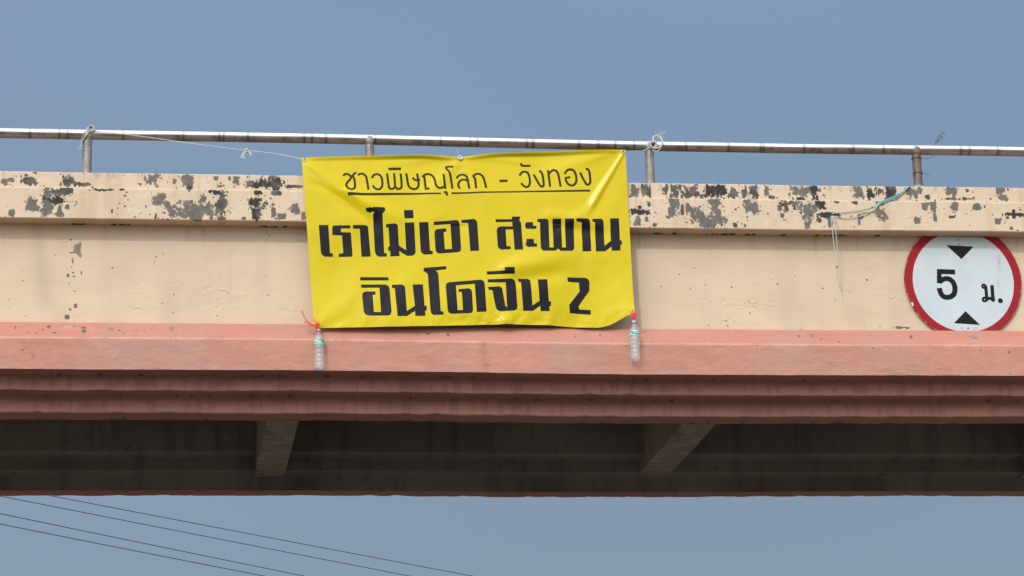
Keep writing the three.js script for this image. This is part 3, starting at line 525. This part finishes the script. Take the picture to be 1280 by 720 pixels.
// ---------------------------------------------------------------- a dry weed growing behind the rail
{
  const w = thing('weed', 'thin dry weed sprig sticking up above the rail near the right post', 'weed'), m = std({ color: new THREE.Color().setRGB(0.10, 0.115, 0.10), roughness: 0.9, side: THREE.DoubleSide });
  add(w, 'stem', mergeGeometries([tube([[6.57, 8.70, -0.285], [6.58, 8.76, -0.30], [6.59, 8.80, -0.305], [6.635, 8.87, -0.3], [6.675, 8.915, -0.3]], 0.003, 5), tube([[6.605, 8.83, -0.31], [6.64, 8.845, -0.3], [6.665, 8.87, -0.3]], 0.0024, 5)]), m);
  const leaves = [];
  for (let k = 0; k < 16; k++) { const t = k / 15, g = new THREE.SphereGeometry(1, 6, 4); g.scale(0.010, 0.004, 0.003); g.rotateZ(rnd() * 3); g.translate(6.60 + t * 0.075 + (rnd() - 0.5) * 0.03, 8.83 + t * 0.085 + (rnd() - 0.5) * 0.03, -0.3); leaves.push(g); }
  add(w, 'leaves', mergeGeometries(leaves), m);
}

// ---------------------------------------------------------------- round height limit sign
{
  const R = 0.4935, TOPC = 0.376, BOT = -0.46, S = 0.0015;
  const sign = thing('height_limit_sign', 'round white and red height limit sign reading 5 with its top and bottom cut off', 'road sign', null, [6.697, 7.5735, -0.150]);
  const N = 1024, cv = document.createElement('canvas'); cv.width = cv.height = N; const c = cv.getContext('2d');
  const k = N / (2 * R) * S; c.fillStyle = '#8d171f'; c.fillRect(0, 0, N, N);
  c.translate(N / 2, N / 2); c.scale(k, k);                         // one unit is 1.5 mm from here on
  c.fillStyle = '#b5bec1'; c.beginPath(); c.arc(1, 4, 285, 0, 7); c.fill();
  c.fillStyle = c.strokeStyle = '#0b0c10';
  const poly = (p) => { c.beginPath(); p.forEach(([x, y], i) => (i ? c.lineTo(x - 471, y - 365) : c.moveTo(x - 471, y - 365))); c.closePath(); c.fill(); };
  poly([[390, 163], [545, 169], [470, 242]]); poly([[472, 537], [548, 614], [401, 606]]);
  const path = (p, w) => { c.lineWidth = w; c.lineJoin = 'round'; c.lineCap = 'butt'; c.beginPath(); c.moveTo(p[0][0] - 471, p[0][1] - 365); for (let i = 1; i < p.length - 1; i++) { const m = i === p.length - 2 ? p[i + 1] : [(p[i][0] + p[i + 1][0]) / 2, (p[i][1] + p[i + 1][1]) / 2]; c.quadraticCurveTo(p[i][0] - 471, p[i][1] - 365, m[0] - 471, m[1] - 365); } c.stroke(); };
  poly([[328, 300], [429, 302], [429, 330], [352, 328], [349, 384], [322, 380]]);
  path([[334, 378], [342, 366], [378, 350], [412, 366], [424, 404], [416, 444], [384, 462], [352, 458], [338, 436], [333, 408]], 29);
  // the letter and its full stop
  const dot = (x, y, r) => { c.beginPath(); c.arc(x - 471, y - 365, r, 0, 7); c.fill(); };
  c.lineWidth = 18; c.beginPath(); c.moveTo(596 - 471, 392 - 365); c.lineTo(597 - 471, 460 - 365); c.stroke();
  c.beginPath(); c.moveTo(592 - 471, 474 - 365); c.quadraticCurveTo(612 - 471, 452 - 365, 640 - 471, 474 - 365); c.stroke();
  c.lineWidth = 20; c.beginPath(); c.moveTo(632 - 471, 388 - 365); c.lineTo(632 - 471, 482 - 365); c.stroke();
  c.lineWidth = 13; c.beginPath(); c.arc(586 - 471, 395 - 365, 9, 0, 7); c.stroke(); c.beginPath(); c.arc(584 - 471, 470 - 365, 10, 0, 7); c.stroke(); dot(673, 476, 14);
  const d = c.getImageData(0, 0, N, N).data, inv = (b) => { b /= 255; return b <= 0.04045 ? b / 12.92 : Math.pow((b + 0.055) / 1.055, 2.4); };
  const tex = texPair(N, N, (i, j) => {
    const o = ((N - 1 - j) * N + i) * 4, x = (i / N - 0.5) * 2 * R, y = (j / N - 0.5) * 2 * R, r = Math.hypot(x, y);
    let q = [inv(d[o]), inv(d[o + 1]), inv(d[o + 2])]; const n = fbm(x * 8, y * 8, 141), f = fbm(x * 50, y * 50, 142);
    q = q.map((v) => v * (0.93 + 0.12 * n));
    const rust = 0.5 * gauss(x - 0.315, 0.012) * gauss(y - 0.17, 0.06) + 0.3 * gauss(x - 0.295, 0.012) * gauss(y + 0.02, 0.03) + 0.55 * gauss(y + 0.405, 0.012) * gauss(x - 0.03, 0.09);
    q = mix3(q, [0.33, 0.22, 0.14], rust * smooth(f, 0.35, 0.6));
    q = mix3(q, [0.45, 0.30, 0.22], 0.9 * smooth(r + (f - 0.5) * 0.02, R - 0.002, R + 0.006));
    const chip = gauss(x + 0.443, 0.008) * gauss(y + 0.205, 0.014); q = mix3(q, [0.6, 0.52, 0.45], smooth(chip, 0.3, 0.6));
    return [...q, 0.5 + (n - 0.5) * 0.3];
  });
  const pts = []; for (let k2 = 0; k2 < 160; k2++) { const a = k2 / 160 * Math.PI * 2, rr = R + (fbm(Math.cos(a) * 6 + 9, Math.sin(a) * 6, 143) - 0.5) * 0.006; const x = rr * Math.cos(a), y = rr * Math.sin(a); pts.push(new THREE.Vector2(x, clamp(y, BOT, TOPC - x * 0.012))); }
  const g = new THREE.ExtrudeGeometry(new THREE.Shape(pts), { depth: 0.008, bevelEnabled: true, bevelSize: 0.0015, bevelThickness: 0.0015, bevelSegments: 1, curveSegments: 4 });
  const p = g.attributes.position, uv = g.attributes.uv;
  for (let i = 0; i < p.count; i++) uv.setXY(i, p.getX(i) / (2 * R) + 0.5, p.getY(i) / (2 * R) + 0.5);
  add(sign, 'sign_plate', g, new THREE.MeshPhysicalMaterial({ ...tex, roughness: 0.6, bumpScale: 0.002, specularIntensity: 0.4 }));
  const bolt = std({ color: new THREE.Color().setRGB(0.12, 0.10, 0.09), roughness: 0.5, metalness: 0.6 });
  for (const [x, y] of [[-0.017, 0.352], [-0.017, 0.308], [0.012, -0.402]]) { const b = new THREE.CylinderGeometry(0.0055, 0.0065, 0.008, 6); b.rotateX(Math.PI / 2); b.translate(x, y, 0.013); add(sign, 'bolt', b, bolt); }
  for (const x of [-0.22, 0.22]) add(sign, 'bracket', box(x - 0.02, x + 0.02, -0.38, 0.36, -0.0165, -0.002), bolt);
}

// ---------------------------------------------------------------- water bottles that weigh the banner down, and the plastic string that ties them
const petMat = new THREE.MeshPhysicalMaterial({ color: new THREE.Color().setRGB(0.90, 0.94, 0.96), transmission: 0.88, thickness: 0, ior: 1.6, roughness: 0.02, specularIntensity: 1 });
function makeBottle(name, label, x, y, z, tilt) {                   // origin at the base
  const b = thing(name, label, 'bottle', null, [x, y, z]); b.rotation.set(0, tilt[1], tilt[0]);
  const pr = [[0, 0.006], [0.02, 0.002], [0.034, 0], [0.0385, 0.006]];
  for (let k = 0; k <= 60; k++) { const t = k / 60, yy = 0.012 + t * 0.175; pr.push([0.0400 - 0.0014 * Math.pow(0.5 + 0.5 * Math.cos(t * Math.PI * 10), 2), yy]); }
  pr.push([0.0395, 0.195], [0.0395, 0.235], [0.037, 0.250], [0.030, 0.266], [0.021, 0.279], [0.0145, 0.287], [0.0135, 0.296], [0.0165, 0.297], [0.0165, 0.300], [0.0128, 0.301], [0.0128, 0.312], [0, 0.312]);
  add(b, 'bottle_body', new THREE.LatheGeometry(pr.map(([r, h]) => new THREE.Vector2(r, h)), 40), petMat);
  const cap = new THREE.CylinderGeometry(0.0155, 0.0165, 0.017, 28); cap.translate(0, 0.3125, 0);
  add(b, 'bottle_cap', cap, std({ color: new THREE.Color().setRGB(0.42, 0.40, 0.62), roughness: 0.4 }));
  const lt = texPair(256, 64, (i, j) => { const u = i / 256, v = j / 64, n = fbm(u * 9, v * 4, 151), white = smooth(n, 0.56, 0.62); return [...mix3([0.03, 0.34, 0.22], [0.62, 0.75, 0.72], Math.max(white * 0.8, smooth(Math.abs(v - 0.5), 0.40, 0.44))), 0.5]; });
  const lab = new THREE.CylinderGeometry(0.0402, 0.0402, 0.036, 40, 1, true); lab.translate(0, 0.218, 0);
  add(b, 'bottle_label', lab, std({ ...lt, roughness: 0.45, side: THREE.DoubleSide }));
  return b;
}
makeBottle('water_bottle', 'clear plastic water bottle hanging at the left lower corner of the banner', 1.400, 6.722, 0.104, [0.01, 0.4]);
makeBottle('water_bottle_001', 'clear plastic water bottle hanging at the right lower corner of the banner', 3.892, 6.812, 0.118, [0.015, 1.7]);
const redMat = std({ color: new THREE.Color().setRGB(0.62, 0.035, 0.02), roughness: 0.45, side: THREE.DoubleSide }), paleRed = std({ color: new THREE.Color().setRGB(0.62, 0.09, 0.05), roughness: 0.5 });
function redString(name, label, c, neck, tails) {
  const t = thing(name, label, 'plastic string');
  add(t, 'knot', mergeGeometries([knot(...c, 0.018, 5, 0.0055), tube([c, [(c[0] + neck[0]) / 2 + 0.008, (c[1] + neck[1]) / 2, (c[2] + neck[2]) / 2 + 0.01], neck], 0.005, 6), tube([c, [(c[0] + neck[0]) / 2 - 0.012, (c[1] + neck[1]) / 2, (c[2] + neck[2]) / 2 + 0.01], neck], 0.005, 6), wrap(neck[0], neck[1] - 0.03, neck[2], 0.0155, 2, 0.008, 0.0035)]), redMat);
  add(t, 'tails', mergeGeometries(tails.map(([r, ...p]) => tube(p, r, 6))), paleRed);
}
redString('red_string', 'red plastic string with a long loose tail at the left bottle', [1.388, 7.082, 0.075], [1.397, 7.055, 0.104], [[0.0042, [1.385, 7.08, 0.08], [1.35, 7.085, 0.09], [1.31, 7.11, 0.09], [1.285, 7.15, 0.09], [1.272, 7.188, 0.088]], [0.0042, [1.385, 7.08, 0.082], [1.345, 7.075, 0.095], [1.30, 7.105, 0.095], [1.283, 7.098, 0.095]], [0.0036, [1.385, 7.085, 0.08], [1.372, 7.11, 0.09], [1.362, 7.135, 0.085]], [0.0036, [1.39, 7.085, 0.08], [1.40, 7.10, 0.09], [1.395, 7.125, 0.08]], [0.005, [1.274, 7.18, 0.088], [1.268, 7.197, 0.088]]]);
redString('red_string_001', 'short bunched red plastic string at the right bottle', [3.898, 7.178, 0.105], [3.896, 7.145, 0.118], [[0.0042, [3.898, 7.18, 0.11], [3.93, 7.19, 0.12], [3.955, 7.215, 0.115]], [0.0042, [3.898, 7.18, 0.11], [3.88, 7.20, 0.12], [3.868, 7.195, 0.12]], [0.0042, [3.898, 7.18, 0.11], [3.905, 7.21, 0.12], [3.905, 7.245, 0.11]], [0.004, [3.898, 7.18, 0.11], [3.925, 7.205, 0.125], [3.93, 7.225, 0.12]], [0.004, [3.898, 7.175, 0.11], [3.872, 7.17, 0.125], [3.865, 7.178, 0.12]]]);

// ---------------------------------------------------------------- power lines beyond the bridge
const lineMat = std({ color: new THREE.Color().setRGB(0.05, 0.045, 0.04), roughness: 0.7 });
[['topmost', [-1.188, 9.4, -18.208], [5.699, 9.4, -25.063]], ['second from the top', [-1.867, 9.4, -18.271], [4.628, 9.4, -25.047]], ['third from the top', [-1.852, 8.9, -16.954], [2.651, 8.9, -22.096]], ['lowest', [-1.809, 8.6, -16.143], [1.937, 8.6, -20.332]]].forEach(([which, a, b], k) => {
  const p = [], A = V(...a), D = V(...b).sub(A); for (let t = -5; t <= 6; t += 0.25) { const q = A.clone().addScaledVector(D, t); q.y += 0.012 * (t - 0.5) * (t - 0.5) - 0.003; p.push(q); }
  const g = new THREE.TubeGeometry(new THREE.CatmullRomCurve3(p), 80, 0.0062, 6, false);
  const m = add(scene, 'power_line' + (k ? '_00' + k : ''), g, lineMat);
  tag(m, 'thin dark power line under the bridge, ' + which + ' of the four', 'power line', 'power lines beyond the bridge');
});

// ---------------------------------------------------------------- ground and road under the bridge
const groundTex = texPair(512, 512, (i, j) => { const x = i / 64, y = j / 64, n = fbm(x, y, 161), f = fbm(x * 9, y * 9, 162); return [0.27 * (0.7 + 0.6 * n) * (0.8 + 0.4 * f), 0.22 * (0.7 + 0.6 * n) * (0.8 + 0.4 * f), 0.15 * (0.7 + 0.6 * n) * (0.8 + 0.4 * f), f]; });
{ const g = new THREE.PlaneGeometry(2400, 2400, 1, 1); g.rotateX(-Math.PI / 2); const uv = g.attributes.uv; for (let i = 0; i < uv.count; i++) uv.setXY(i, uv.getX(i) * 300, uv.getY(i) * 300); structure('ground', g, std({ ...groundTex, roughness: 1, bumpScale: 0.01 })); }
const roadTex = texPair(512, 512, (i, j) => { const x = i / 64, y = j / 64, n = fbm(x, y, 171), f = fbm(x * 24, y * 24, 172, 2), v = 0.10 * (0.8 + 0.4 * n) * (0.75 + 0.5 * f); return [v * 1.08, v, v * 0.90, f]; });
{ const g = new THREE.PlaneGeometry(15, 600); g.rotateX(-Math.PI / 2); g.translate(3, 0.004, 0); const uv = g.attributes.uv; for (let i = 0; i < uv.count; i++) uv.setXY(i, uv.getX(i) * 2, uv.getY(i) * 75); structure('road', g, std({ ...roadTex, roughness: 0.92, bumpScale: 0.006 })); }
{ const white = std({ color: new THREE.Color().setRGB(0.7, 0.69, 0.66), roughness: 0.8 }), parts = []; for (let z = -290; z < 290; z += 9) for (const x of [-0.5, 6.5]) { const g = new THREE.PlaneGeometry(0.12, 3); g.rotateX(-Math.PI / 2); g.translate(x, 0.008, z); parts.push(g); } structure('road_marking', mergeGeometries(parts), white); }
{ const kerb = std({ color: new THREE.Color().setRGB(0.34, 0.33, 0.30), roughness: 0.9 }); structure('kerb', mergeGeometries([box(-4.75, -4.5, 0, 0.14, -300, 300), box(10.5, 10.75, 0, 0.14, -300, 300)]), kerb); }

renderer.render(scene, camera);
